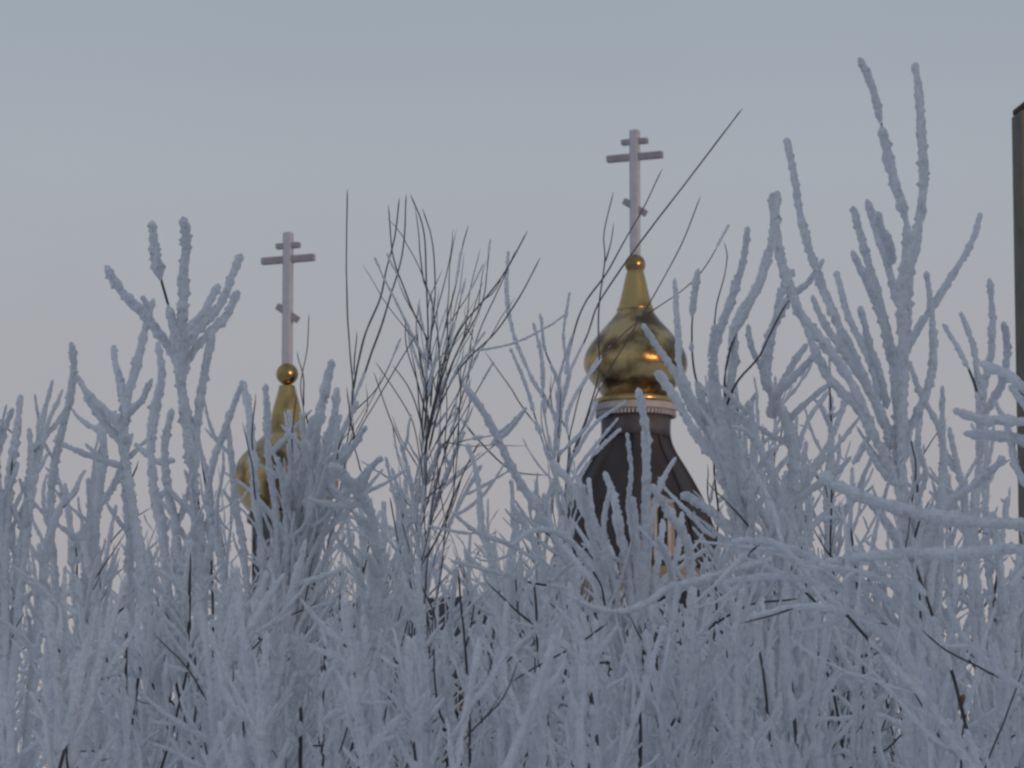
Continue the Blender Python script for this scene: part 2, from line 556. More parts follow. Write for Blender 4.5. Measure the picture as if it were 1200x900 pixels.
for k in range(8):
    a = k * math.pi / 4 - YAW
    m = Matrix.Rotation(a, 4, 'Z') @ Matrix.Translation((0, -ap - 0.004, 0))
    arch_window(m, 0.30, zc(745), zc(676), M_GOLDPAINT, church)
# arched cream dormer on the face of the bell roof towards the viewer
dz0, dz1 = zc(668), zc(590)
dorm = MB()
nn = 12
wd = 0.25
mD = Matrix.Rotation(math.radians(17), 4, 'Z') @ Matrix.Translation((0, -hw(90, 660), 0))
prof = [(-wd, dz0), (wd, dz0)] + [(wd * math.cos(a), dz1 - wd + wd * math.sin(a)) for a in np.linspace(0, math.pi, nn)]
k = len(prof)
dorm.add([mD @ Vector((x, 0, z)) for x, z in prof] + [mD @ Vector((x, 1.2, z)) for x, z in prof],
         [tuple(range(k))] + [(q, k + q, k + (q + 1) % k, (q + 1) % k) for q in range(k)] + [tuple(range(k, 2 * k))[::-1]])
do = dorm.build('dormer', M_CREAM, church)
for_w = arch_window(mD @ Matrix.Translation((0, -0.003, 0)), 0.16, dz0 + 0.05, dz1 - 0.12, M_TRIM, do)
for_w.name = 'dormer_window'
# lower body of the church: hip roof over cream walls
def hip(name, x0, x1, d0, d1, z_e, z_r, rin, z_w):
    m = Matrix.Rotation(-YAW, 4, 'Z')
    mb = MB()
    o = 0.45
    vs = [(x0 - o, d0 - o, z_e), (x1 + o, d0 - o, z_e), (x1 + o, d1 + o, z_e), (x0 - o, d1 + o, z_e),
          (x0 + rin, d0 + rin, z_r), (x1 - rin, d0 + rin, z_r), (x1 - rin, d1 - rin, z_r), (x0 + rin, d1 - rin, z_r)]
    vs = [m @ Vector(v) for v in vs]
    mb.add(vs, [(3, 2, 1, 0), (4, 5, 6, 7), (0, 1, 5, 4), (1, 2, 6, 5), (2, 3, 7, 6), (3, 0, 4, 7)])
    mb.build(name, M_ROOF, church)
    wb = MB(); wb.box(x0, x1, d0, d1, 0, z_e - 0.004, m); wb.build('wall', M_LOG, church)
hip('roof', -7.4, 3.3, -2.2, 4.2, zc(768), zc(694), 1.6, 0)
m = Matrix.Rotation(-YAW, 4, 'Z')
for x in (-6.2, -4.4, -2.6, -0.8, 1.0, 2.8):
    arch_window(m @ Matrix.Translation((x, -2.206, 0)), 0.34, 3.6, 6.3, M_GOLDPAINT, church)
# smaller cupola on the left
LD = 76.5
lx = xc(336.5, 450, LD)
dl = cupola(lx, LD, LD, [(452, 9), (462, 11.5), (480, 16.5), (496, 20), (508, 25), (520, 37), (534, 52), (548, 60), (562, 62), (576, 59), (590, 52), (602, 42)],
       438.5, 13, ((272, 288, 304, 367, 430), (14, 31.5, 15), 12, math.radians(34)), 'second gilded onion dome half hidden by frosted twigs', 5)
mb = MB(); mb.lathe([(hw(h, y, LD), zc(y, LD)) for y, h in ((760, 40), (616, 40), (612, 46), (604, 46), (602.5, 42))], 40, lx - CX, LD - CY)
mb.build('drum', M_DRUM, church)
# low cupola on the right
RD = 73.0
rx = xc(1097, 800, RD)
dr = cupola(rx, RD, RD, [(776, 6), (788, 9), (797, 17), (805, 30), (815, 36), (824, 35), (833, 26), (838, 21)],
       772, 7, ((716, 724, 734, 754, 768), (7, 15, 6.5), 6, math.radians(27)), 'small low gilded onion dome behind the leaning dark stems', 3)
mb = MB(); mb.lathe([(hw(h, y, RD), zc(y, RD)) for y, h in ((905, 30), (846, 30), (843, 34), (839, 34), (838.2, 20))], 24, rx - CX, RD - CY)
mb.build('drum', M_TRIM, church)
wb = MB(); wb.box(rx - CX - 1.0, rx - CX + 0.45, RD - CY - 0.8, RD - CY + 1.2, 0, zc(878, RD)); wb.build('wall', M_CREAM, church)
wb = MB(); wb.box(rx - CX - 1.12, rx - CX + 0.57, RD - CY - 0.92, RD - CY + 1.32, zc(877.8, RD), zc(868, RD)); wb.build('cornice', M_GOLDPAINT, church)

# ------------------------------------------------------------------ post at the right edge
PD = 30.0
pl = at(1187, 450, PD)
post = empty('square_post', (pl[0] + 0.208, PD, 0), math.radians(8))
tag(post, 'tall dark brown square post with weathered pale side and flat cap', 'post')
zt = at(1190, 131, PD)[2]
mb = MB(); mb.box(-0.13, 0.16, -0.15, 0.15, -0.1, zt); b_ = mb.build('shaft', M_POST, post); bevel(b_, 0.008)
mb = MB(); mb.box(-0.152, -0.13, -0.146, 0.14, -0.1, zt - 0.02); mb.build('edge_board', M_POSTSIDE, post)
mb = MB(); mb.box(-0.135, 0.19, -0.18, 0.18, zt + 0.002, zt + 0.045); c_ = mb.build('cap', M_POST, post); bevel(c_, 0.008)

# ------------------------------------------------------------------ traced shrubs
G1 = 'frosted shrubs standing above the thicket'
G2 = 'bare dark saplings in the thicket'

traced_shrub('frosted_shrub', 'thick-frosted shrub at the far left edge, its four blunt tips lower than its neighbours', 'shrub', 9.6, 10, [
    (13, 4, [(25, 463), (21, 502), (12, 560), (8, 640)]),
    (12, 4, [(16, 479), (4, 510), (-8, 560), (-6, 640)]),
    (12, 4, [(35, 502), (37, 541), (33, 590), (24, 660)]),
    (13, 4, [(47, 491), (47, 526), (39, 564), (30, 640)]),
    (11, 4, [(-6, 500), (-2, 560), (2, 640)]),
    (10, 4, [(62, 590), (56, 640), (46, 720)]),
    (11, 5, [(78, 580), (62, 620), (50, 690), (40, 790)]),
], G1, seed=21)

traced_shrub('frosted_shrub', 'tall frosted shrub left of the left cross, two blunt wands on top', 'shrub', 9.0, 225, [
    (15, 5, [(179, 259), (183, 304), (194, 347), (204, 386), (210, 420), (212, 450), (218, 502), (229, 564), (236, 640)], {'cover': 0.93}),
    (15, 5, [(215, 255), (220, 281), (217, 327), (210, 386), (207, 430)], {'twigs': False}),
    (14, 4, [(124, 312), (140, 339), (167, 366), (187, 393), (206, 421), (213, 440)], {'twigs': False}),
    (13, 4, [(284, 298), (268, 335), (249, 370), (218, 409), (211, 430)], {'twigs': False}),
    (13, 4, [(257, 335), (241, 362), (218, 389), (210, 400)], {'twigs': False}),
    (13, 4, [(280, 341), (264, 374), (249, 389), (222, 421), (212, 446)], {'twigs': False}),
    (13, 4, [(250, 385), (245, 413), (235, 471), (229, 526), (229, 580), (232, 650)]),
    (13, 5, [(185, 401), (191, 440), (183, 479), (177, 526), (181, 580), (195, 660)]),
    (13, 5, [(202, 479), (194, 526), (198, 580), (210, 660)]),
    (9, 4, [(214, 455), (226, 500), (240, 560), (246, 640)], {'cover': 0.4}),
], G1, seed=22, twig_from=560)

traced_shrub('frosted_shrub', 'frosted shrub with short forked twigs, tucked under the tall two-wand shrub', 'shrub', 9.9, 140, [
    (13, 5, [(181, 350), (171, 386), (160, 432), (150, 463), (146, 502), (148, 549), (150, 590), (152, 660)]),
    (11, 4, [(167, 347), (173, 366), (172, 390)], {'twigs': False}),
    (12, 4, [(134, 405), (138, 436), (146, 467), (148, 490)], {'twigs': False}),
    (11, 4, [(84, 401), (87, 432), (82, 471), (70, 518), (60, 580), (66, 680)]),
    (13, 4, [(89, 440), (113, 471), (140, 494), (148, 520)], {'twigs': False}),
    (13, 4, [(101, 463), (121, 494), (144, 522), (149, 545)], {'twigs': False}),
    (9, 4, [(62, 516), (101, 533), (144, 549), (152, 570)], {'twigs': False, 'cover': 0.8}),
    (10, 4, [(179, 444), (167, 471), (152, 483), (147, 500)], {'twigs': False}),
    (14, 5, [(117, 498), (122, 526), (117, 580), (112, 650)]),
    (9, 4, [(205, 540), (180, 540), (158, 520)], {'twigs': False}),
    (10, 4, [(104, 560), (106, 620), (98, 700)]),
], G1, seed=23)

traced_shrub('frosted_shrub', 'frosted shrub in front of the left onion dome, one thick leaning wand', 'shrub', 8.6, 320, [
    (15, 5, [(390, 422), (382, 458), (372, 498), (356, 554), (344, 610), (336, 680)]),
    (12, 4, [(396, 454), (392, 490), (380, 530), (368, 575), (352, 640)]),
    (11, 4, [(312, 450), (314, 498), (316, 546), (324, 600), (326, 660)]),
    (12, 4, [(284, 446), (292, 479), (296, 526), (300, 580), (308, 660)]),
    (10, 4, [(284, 450), (268, 494), (249, 549), (246, 590), (262, 680)]),
    (9, 4, [(266, 483), (272, 541), (278, 600), (290, 680)]),
    (17, 5, [(386, 545), (410, 566), (432, 596), (442, 650), (440, 720)]),
    (13, 5, [(362, 520), (352, 560), (336, 620), (330, 700)]),
    (11, 4, [(430, 500), (410, 530), (385, 560), (362, 610), (350, 680)]),
    (9, 4, [(338, 480), (346, 520), (350, 570), (346, 640)]),
    (10, 4, [(448, 536), (428, 556), (398, 590), (372, 650)]),
    (11, 4, [(400, 486), (384, 530), (368, 585), (352, 650)]),
    (12, 4, [(372, 500), (372, 545), (360, 600), (348, 670)]),
    (11, 4, [(356, 515), (366, 560), (360, 610), (350, 680)]),
    (10, 4, [(342, 540), (338, 590), (340, 660)]),
    (11, 4, [(366, 488), (360, 530), (352, 590), (346, 660)]),
    (12, 4, [(408, 520), (388, 560), (370, 610), (356, 680)]),
    (10, 4, [(338, 520), (346, 570), (350, 640)]),
    (11, 4, [(384, 505), (376, 550), (362, 610), (350, 680)]),
    (10, 4, [(326, 536), (334, 590), (340, 660)]),
    (9, 4, [(420, 470), (405, 500), (390, 540), (375, 590), (360, 660)], {'cover': .8}),
], G1, seed=24, twig_from=490)

traced_shrub('bare_sapling', 'bare dark sapling of three long thin wands right of the left cross', 'sapling', 14.0, 408, [
    (0, 3.6, [(407, 222), (406, 348), (409, 400), (414, 448), (412, 488), (406, 520), (402, 600)]),
    (0, 3.6, [(476, 228), (473, 280), (465, 320), (446, 380), (428, 436), (416, 468), (410, 500)], {'twigs': False}),
    (0, 3.6, [(468, 232), (462, 284), (446, 344), (426, 400), (415, 448), (412, 480)], {'twigs': False}),
    (0, 2.8, [(418, 388), (417, 410), (415, 440)], {'twigs': False}),
    (0, 2.6, [(362, 368), (360, 410), (352, 450), (356, 480), (366, 560), (380, 640)]),
    (0, 2.6, [(348, 412), (354, 442), (356, 478)], {'twigs': False}),
], G2, seed=25, twig_from=560, bark=M_SAPLING, thin=0.8, rime=(0.9, 1.3))

dk = {'twigs': False}
traced_shrub('bare_sapling', 'many-branched dark bare sapling midway between the two crosses', 'sapling', 10.6, 500, [
    (0, 3.6, [(455, 240), (463, 304), (480, 360), (500, 400), (506, 440), (504, 480)], dk),
    (0, 4.2, [(481, 228), (496, 268), (500, 332), (502, 400), (498, 460), (494, 540), (490, 600), (488, 680)]),
    (0, 3.8, [(495, 244), (507, 284), (510, 340), (506, 388), (500, 448), (502, 500), (496, 560)]),
    (4.5, 3.2, [(549, 264), (540, 296), (532, 336), (520, 380), (510, 424), (500, 480), (494, 530)], {'cover': .55, 'twigs': False}),
    (4.5, 3.2, [(575, 280), (570, 320), (566, 360), (536, 416), (512, 472), (500, 520)], {'cover': .5, 'twigs': False}),
    (0, 3.6, [(618, 271), (600, 304), (572, 348), (540, 388), (518, 440), (504, 488), (497, 540)], dk),
    (4.5, 3.4, [(604, 294), (584, 340), (560, 392), (548, 444), (536, 488), (514, 560), (504, 640)], {'cover': .4}),
    (0, 3.6, [(633, 302), (608, 352), (576, 392), (540, 428), (516, 476), (502, 530)], dk),
    (4.2, 3.0, [(546, 326), (532, 376), (522, 424), (510, 470), (500, 510)], {'cover': .5, 'twigs': False}),
    (0, 2.8, [(475, 374), (478, 404), (492, 448), (500, 490)], dk),
    (0, 2.8, [(492, 350), (488, 388), (494, 430), (498, 470)], dk),
    (4, 2.8, [(470, 396), (440, 456), (404, 496), (390, 540)], {'cover': .5, 'twigs': False}),
    (0, 3.2, [(488, 392), (468, 424), (440, 472), (420, 508), (400, 560)], dk),
    (0, 3.2, [(440, 424), (464, 460), (484, 496), (492, 540), (495, 580)], dk),
    (0, 3.2, [(438, 436), (456, 488), (476, 540), (486, 600)], dk),
    (0, 3.0, [(460, 428), (480, 456), (492, 490), (497, 520)], dk),
    (4.2, 3.0, [(579, 424), (560, 456), (530, 510), (508, 560)], {'cover': .6, 'twigs': False}),
    (5.5, 3.0, [(616, 480), (584, 508), (532, 520), (506, 550)], {'cover': .9, 'twigs': False}),
    (0, 3.4, [(536, 428), (540, 458), (538, 488), (536, 528), (530, 590), (520, 640)], dk),
    (0, 2.6, [(555, 380), (546, 430), (530, 480), (512, 520)], dk),
    (0, 2.6, [(524, 390), (516, 440), (508, 490)], dk),
    (0, 2.6, [(566, 330), (548, 380), (528, 430), (514, 470)], dk),
    (0, 3.6, [(541, 560), (528, 600), (514, 628), (500, 655), (491, 673)], dk),
    (0, 4.4, [(457, 583), (463, 615), (469, 647), (484, 700), (480, 741), (482, 800)], dk),
    (0, 4.2, [(560, 520), (541, 560), (514, 628), (491, 673), (510, 722), (507, 756), (504, 820)], dk),
    (0, 3.0, [(520, 560), (508, 600), (496, 650), (490, 690)], dk),
    (6, 3.0, [(545, 505), (528, 545), (512, 590), (500, 650)], {'cover': .9}),
    (6, 3.0, [(470, 520), (480, 560), (488, 620), (492, 680)], {'cover': .9}),
    (6, 3.0, [(565, 545), (545, 580), (520, 630), (502, 690)], {'cover': .9}),
    (5, 3.0, [(452, 535), (462, 580), (476, 630), (486, 690)], {'cover': .8}),
], G2, seed=26, spread=0.4, twig=(0.09, 0.1, 0.3), twig_from=500, bark=M_SAPLING, thin=0.74, shoots=0.095, rime=(0.7, 0.75))

traced_shrub('grey_sapling', 'slim grey sapling fanned out at the left of the taller onion dome', 'sapling', 12.0, 655, [
    (5.5, 3.4, [(596, 294), (595, 340), (602, 390), (620, 440), (650, 487), (655, 520)], dk),
    (6.5, 3.6, [(598, 408), (617, 453), (630, 500), (643, 537), (655, 570), (664, 620)]),
    (5.5, 3.2, [(625, 378), (635, 420), (638, 480), (645, 527), (652, 570)], dk),
    (5.5, 3.2, [(633, 367), (640, 410), (657, 450), (658, 490), (652, 530)], dk),
    (5.0, 3.0, [(668, 342), (660, 397), (665, 440), (658, 480)], dk),
    (5.0, 3.0, [(672, 390), (663, 420), (656, 450), (653, 500), (650, 540)], dk),
    (5.5, 3.2, [(706, 420), (680, 455), (664, 490), (668, 530), (662, 580)], dk),
    (5.5, 3.0, [(735, 470), (700, 495), (676, 530), (662, 575)], dk),
    (5.0, 3.0, [(725, 490), (700, 520), (672, 560), (664, 600)], dk),
    (5.5, 3.0, [(700, 470), (688, 500), (660, 530), (652, 560)], dk),
    (6, 3.2, [(728, 502), (695, 535), (675, 572), (668, 620)]),
], G1, seed=27, cover=0.85, bark=M_GREYBARK, twig_from=520, shoots=0.3)

traced_shrub('bare_sapling', 'dark sapling whose longest bare wand slants across the right cross', 'sapling', 12.6, 680, [
    (0, 3.8, [(870, 127), (813, 202), (761, 269), (706, 347), (689, 390), (663, 447), (655, 500), (652, 570), (664, 660)], {'off': 0.3, 'wig': .006, 'twigs': False}),
    (0, 3.0, [(776, 198), (753, 243), (712, 315), (689, 352), (672, 390), (662, 440)], dk),
    (0, 2.8, [(719, 225), (708, 274), (709, 303), (702, 355), (701, 390), (702, 440), (690, 480), (668, 540)], dk),
    (0, 2.4, [(719, 261), (712, 292), (708, 310)], dk),
    (0, 3.0, [(821, 230), (796, 292), (764, 350), (735, 400), (705, 450), (680, 510), (664, 580)], dk),
    (5, 2.8, [(855, 263), (825, 315), (799, 341), (761, 367), (727, 395), (695, 430), (672, 490), (664, 560)], {'cover': .6, 'twigs': False}),
    (0, 2.6, [(848, 283), (852, 303), (842, 355), (838, 381), (830, 420)], dk),
    (0, 3.0, [(640, 557), (600, 553), (573, 530), (540, 490)], dk),
], G2, seed=28, spread=0.3, bark=M_SAPLING, thin=0.85, rime=(0.8, 1.0))

traced_shrub('frosted_shrub', 'frosted shrub with a thick wand leaning left, between dark sapling and dome', 'shrub', 10.0, 690, [
    (11, 4, [(543, 450), (567, 483), (587, 520), (607, 560), (630, 597), (655, 640), (676, 700)]),
    (7, 3, [(617, 478), (600, 498), (587, 512), (575, 522)], dk),
    (13, 5, [(647, 540), (673, 573), (687, 603), (710, 640), (722, 700)]),
    (9, 3, [(548, 520), (560, 560), (566, 620), (580, 690)]),
    (9, 3, [(600, 590), (622, 630), (640, 690)]),
    (8, 3, [(690, 560), (694, 600), (696, 650), (704, 720)]),
    (8, 3, [(640, 585), (650, 630), (668, 690)]),
    (6, 3, [(598, 800), (640, 775), (688, 748), (712, 730)], {'cover': .2, 'twigs': False, 'd': -2.6, 'drop': 9999}),
    (8, 4, [(600, 640), (625, 622), (660, 628), (690, 665), (712, 730)], {'cover': .8, 'd': -2.2, 'twigs': False}),
    (9, 4, [(668, 700), (710, 718), (750, 712), (782, 690)], {'d': -2.2, 'twigs': False, 'drop': 9999}),
    (7, 3, [(530, 600), (560, 625), (600, 640), (640, 668), (670, 720)], {'cover': .8}),
], G1, seed=29, twig_from=580)

traced_shrub('frosted_shrub', 'frosted shrub rising in front of the dark roof, upright stubby wands', 'shrub', 8.4, 760, [
    (12, 4, [(748, 455), (756, 496), (758, 553), (756, 611), (756, 690)], {'twigs': False}),
    (13, 4, [(709, 553), (721, 588), (727, 629), (740, 700)]),
    (7, 3, [(735, 507), (740, 553), (737, 590), (745, 650)], {'twigs': False}),
    (11, 4, [(741, 582), (747, 629), (752, 700)]),
    (8, 3, [(793, 536), (776, 565), (767, 600), (760, 660)], {'twigs': False}),
    (13, 4, [(764, 568), (785, 603), (805, 634), (812, 700)]),
    (11, 4, [(683, 568), (688, 600), (700, 650), (716, 720)]),
    (10, 4, [(800, 600), (797, 640), (788, 700)]),
    (9, 3, [(722, 600), (734, 650), (744, 720)]),
    (9, 3, [(670, 610), (690, 640), (712, 700)]),
    (12, 4, [(825, 660), (824, 720), (812, 800)]),
    (10, 3, [(778, 610), (774, 650), (766, 720)]),
    (10, 4, [(716, 575), (708, 610), (712, 660), (726, 730)]),
    (9, 3, [(735, 590), (742, 630), (748, 690)]),
    (9, 3, [(770, 630), (784, 660), (790, 720)]),
    (10, 4, [(695, 600), (706, 640), (722, 700)]),
    (10, 3, [(660, 640), (684, 670), (706, 720)]),
], G1, seed=30, twig_from=640)

traced_shrub('frosted_shrub', 'dense frosted shrub crowding the right side of the taller onion dome', 'shrub', 9.0, 880, [
    (14, 5, [(770, 435), (790, 464), (808, 496), (828, 525), (860, 560), (878, 620), (884, 700)], {'twigs': False}),
    (10, 4, [(753, 380), (767, 403), (790, 438), (806, 470), (826, 505)], dk),
    (13, 4, [(798, 579), (825, 594), (854, 620), (876, 680)], dk),
    (9, 3, [(791, 326), (793, 381), (800, 430), (818, 480), (834, 530)], dk),
    (11, 3, [(819, 315), (812, 355), (808, 390), (816, 440), (832, 500)], {'cover': .75, 'twigs': False}),
    (11, 4, [(877, 266), (871, 309), (854, 361), (840, 400), (836, 450), (846, 520), (862, 600)]),
    (12, 4, [(900, 292), (889, 332), (862, 381), (858, 430), (856, 480), (862, 540), (868, 620)]),
    (14, 4, [(912, 224), (910, 264), (920, 316), (940, 368), (968, 400), (1000, 450), (1024, 505)], {'twigs': False, 'd': -.3}),
    (10, 4, [(905, 226), (906, 268), (900, 312), (880, 356), (862, 392), (850, 440), (852, 500), (862, 580)], {'cover': .92}),
    (12, 4, [(966, 304), (948, 332), (924, 352), (908, 388), (898, 438), (912, 472), (926, 504)], dk),
    (12, 4, [(931, 316), (916, 344), (902, 396), (898, 438), (905, 465)], dk),
    (16, 6, [(906, 386), (898, 438), (912, 472), (926, 504), (932, 553), (926, 611), (918, 680)]),
    (10, 4, [(947, 403), (926, 432), (909, 461), (902, 480)], dk),
    (14, 4, [(955, 418), (935, 441), (912, 464), (904, 490)], dk),
    (9, 4, [(975, 449), (949, 470), (929, 487), (922, 500)], dk),
    (9, 4, [(972, 458), (949, 490), (938, 519), (932, 545), (928, 590)], dk),
    (8, 4, [(952, 548), (960, 538), (981, 504), (990, 475), (1000, 458)], {'cover': .85, 'twigs': False}),
    (8, 3, [(877, 380), (886, 415), (900, 440)], dk),
    (0, 3.2, [(925, 350), (900, 397), (889, 420), (863, 449), (845, 490)], dk),
    (11, 4, [(842, 470), (862, 488), (883, 504), (895, 536), (909, 565), (918, 610), (920, 680)]),
    (12, 4, [(840, 560), (870, 580), (900, 610), (915, 660)]),
    (12, 4, [(860, 380), (862, 423), (854, 467), (860, 525), (864, 582), (872, 650)]),
    (12, 4, [(839, 380), (836, 409), (839, 452), (850, 510), (860, 570), (872, 640)]),
    (11, 4, [(818, 470), (832, 505), (846, 550), (860, 610), (872, 680)]),
    (10, 4, [(880, 470), (884, 530), (880, 590), (882, 660)]),
], G1, seed=31, twig_from=475)

traced_shrub('frosted_shrub', 'tallest frosted shrub in front of the right side of the sky, two long wands', 'shrub', 8.0, 1085, [
    (14, 5, [(1007, 68), (1022, 100), (1034, 152), (1046, 208), (1058, 248), (1064, 288), (1056, 344), (1058, 400), (1058, 480), (1060, 600), (1078, 690)], {'cover': .97}),
    (14, 5, [(1072, 74), (1078, 112), (1081, 168), (1082, 232), (1076, 280), (1066, 328), (1062, 390), (1056, 423), (1054, 500), (1057, 570)], {'twigs': False}),
    (13, 4, [(922, 162), (932, 208), (940, 256), (954, 308), (968, 356), (990, 400), (1010, 440), (1025, 470), (1038, 505)], dk),
    (13, 4, [(1000, 242), (1010, 284), (1024, 336), (1040, 392), (1047, 430), (1050, 480)], dk),
    (13, 4, [(1016, 234), (1028, 276), (1044, 320), (1052, 360)], dk),
    (13, 4, [(1030, 250), (1036, 280), (1046, 310)], dk),
    (12, 4, [(999, 294), (1016, 332), (1036, 384), (1046, 430)], dk),
    (12, 4, [(980, 318), (992, 356), (1008, 396), (1025, 435), (1033, 470)], dk),
    (11, 4, [(1008, 360), (1020, 396), (1030, 430), (1040, 480)], dk),
    (12, 4, [(1150, 250), (1136, 292), (1100, 348), (1068, 396), (1056, 430)], dk),
    (12, 4, [(1086, 318), (1090, 360), (1091, 400), (1090, 438), (1080, 475), (1067, 501), (1060, 540)], dk),
    (14, 5, [(944, 383), (961, 423), (975, 449), (1004, 478), (1025, 513), (1045, 553), (1056, 588), (1066, 640)], {'cover': .95}),
    (12, 4, [(952, 346), (964, 376), (990, 415), (1016, 452), (1033, 487), (1048, 519), (1055, 560)], dk),
    (11, 4, [(984, 383), (1010, 432), (1030, 480), (1044, 530)], dk),
    (11, 4, [(1065, 423), (1080, 464), (1100, 501), (1106, 536), (1103, 588), (1096, 650), (1086, 720)], dk),
    (10, 4, [(1105, 452), (1105, 495), (1106, 540), (1104, 580)], dk),
    (9, 4, [(1077, 524), (1085, 559), (1074, 594), (1072, 630)], dk),
    (8, 4, [(1066, 510), (1074, 550), (1068, 600), (1074, 650)], {'cover': .5, 'twigs': False}),
    (11, 4, [(994, 574), (1020, 590), (1045, 625), (1066, 680)]),
    (10, 4, [(1000, 545), (1012, 520), (1022, 505)], dk),
    (9, 6.5, [(1066, 640), (1080, 683), (1097, 733), (1117, 787), (1133, 850), (1150, 900), (1165, 960)], {'cover': .55, 'twigs': False, 'd': -1.0, 'off': 0.3}),
], G1, seed=32, twig_from=520)

traced_shrub('frosted_shrub', 'frosted shrub beside the dark post, narrow upright fork', 'shrub', 8.8, 1150, [
    (10, 4, [(1160, 326), (1162, 360), (1160, 396), (1160, 423), (1152, 475), (1149, 520)], dk),
    (11, 4, [(1126, 366), (1138, 396), (1143, 415), (1149, 467), (1149, 519), (1146, 582), (1142, 660), (1150, 750)]),
    (8, 4, [(1106, 380), (1126, 412), (1140, 446), (1149, 481)], {'cover': .9, 'twigs': False}),
    (11, 4, [(1176, 378), (1181, 400), (1179, 438), (1169, 464), (1152, 493), (1148, 540)], dk),
    (12, 4, [(1178, 536), (1149, 565), (1111, 594), (1090, 640), (1100, 720)]),
    (14, 5, [(1164, 600), (1172, 660), (1180, 750), (1172, 830), (1157, 900)]),
    (11, 4, [(1130, 560), (1134, 620), (1140, 700), (1146, 780)]),
    (12, 4, [(1196, 640), (1190, 700), (1182, 780)]),
], G1, seed=33, twig_from=540)

bt = traced_shrub('frosted_tree', 'heavily frosted near boughs reaching in from the right over the dark post', 'tree', 7.0, 1420, [
    (17, 6, [(1129, 509), (1166, 511), (1200, 516), (1260, 540), (1340, 600), (1400, 720)], {'twigs': False, 'drop': 9999, 'off': 0.1}),
    (15, 5, [(1117, 481), (1152, 493), (1200, 495), (1260, 515), (1330, 560)], {'twigs': False, 'drop': 9999, 'off': 0.05}),
    (15, 5, [(1149, 426), (1160, 432), (1184, 441), (1205, 460), (1260, 500), (1310, 560)], {'twigs': False, 'drop': 9999, 'off': 0.1}),
    (19, 7, [(961, 556), (990, 574), (1045, 594), (1091, 605), (1149, 614), (1200, 616), (1280, 640), (1400, 760)], {'drop': 9999, 'off': 0.05, 'twigs': False}),
    (15, 6, [(960, 663), (1010, 655), (1073, 650), (1127, 652), (1200, 647), (1290, 680), (1400, 780)], {'drop': 9999, 'off': -0.05, 'twigs': False}),
    (11, 4, [(1165, 470), (1185, 510), (1200, 560), (1250, 600), (1330, 640)], {'drop': 9999, 'off': 0.1, 'twigs': False}),
    (10, 4, [(1185, 452), (1196, 470), (1215, 490), (1260, 530)], {'drop': 9999, 'off': 0.1, 'twigs': False}),
    (24, 20, [(1380, 520), (1400, 720), (1412, 900), (1420, 1100)], {'off': 0.0, 'twigs': False}),
], None, seed=34)

traced_shrub('frosted_shrub', 'leaning frosted shrub at lower right with long bent dark stem', 'shrub', 7.1, 1150, [
    (11, 6, [(900, 632), (927, 650), (977, 703), (1020, 750), (1060, 793), (1093, 830), (1113, 867), (1140, 905), (1160, 960)], {'cover': .78, 'd': -.1}),
    (11, 4, [(858, 636), (890, 634), (930, 646), (975, 668), (1020, 690), (1062, 720), (1090, 760)], {'drop': 9999}),
    (11, 4, [(850, 684), (903, 675), (960, 683), (1010, 705), (1050, 740), (1075, 790)], {'drop': 9999}),
    (10, 4, [(880, 724), (940, 712), (1000, 722), (1050, 760), (1085, 815)], {'drop': 9999}),
    (10, 4, [(960, 663), (1010, 673), (1060, 693), (1088, 720)], {'drop': 9999}),
    (10, 5, [(1110, 700), (1126, 745), (1160, 780), (1200, 808)], {'drop': 9999, 'd': -.3}),
    (9, 4, [(1000, 640), (1030, 665), (1070, 680), (1085, 700)], {'drop': 9999}),
], G1, seed=35, twig=(0.055, 0.08, 0.28), twig_from=560)

# ------------------------------------------------------------------ low frosted shrubs along the foot, and the tangle behind
def grown_lines(rng, D, root, tips, arch=0.0):
    res = []
    for (x, y) in tips:
        tip = at(x, y, D + rng.uniform(-0.35, 0.35))
        b = root + np.array([rng.normal() * 0.10, rng.normal() * 0.10, 0])
        c = np.array([b[0] * 0.75 + tip[0] * 0.25 + rng.normal() * 0.05, b[1] * 0.75 + tip[1] * 0.25, tip[2] * (0.62 + arch)])
        t = np.linspace(0, 1, 14)[:, None]
        P = tip * (1 - t) ** 2 + 2 * c * t * (1 - t) + b * t ** 2
        res.append(wiggle(P, 0.03, rng))
    return res

def add_stem(tb, tf, P, rp, rng, rf, zlow, cover, spacing, lens, fine=1.0, k=6, second=True, bare=0.91):
    bark_tube(tb, P - rp, rf * 0.3, max(0.006, rf * 0.75), rng)
    frost_tube(tf, P - rp, rf, rng, cover, 0, k=k, fine=fine)
    for q in side_twigs(P, rng, spacing, lens[0], lens[1], zlow, start=0.06, ang=(0.35, 1.05)):
        trf = rf * rng.uniform(0.5, 0.9)
        r_ = rng.random()
        bark_tube(tb, q - rp, max(0.001, trf * 0.2), max(0.002, trf * 0.45), rng, k=4)
        if r_ < bare:
            frost_tube(tf, q - rp, trf, rng, 0.95, 0, k=k, fine=fine, taper=0.45)
        if second:
            for q2 in side_twigs(q, rng, spacing * 1.1, lens[0] * 0.4, lens[1] * 0.45, zlow, start=0.03):
                bark_tube(tb, q2 - rp, 0.0008, 0.0016, rng, k=4, step=0.04)
                if rng.random() < 0.9:
                    frost_tube(tf, q2 - rp, trf * 0.75, rng, 0.95, 0, k=5, fine=fine * 0.8, taper=0.5)

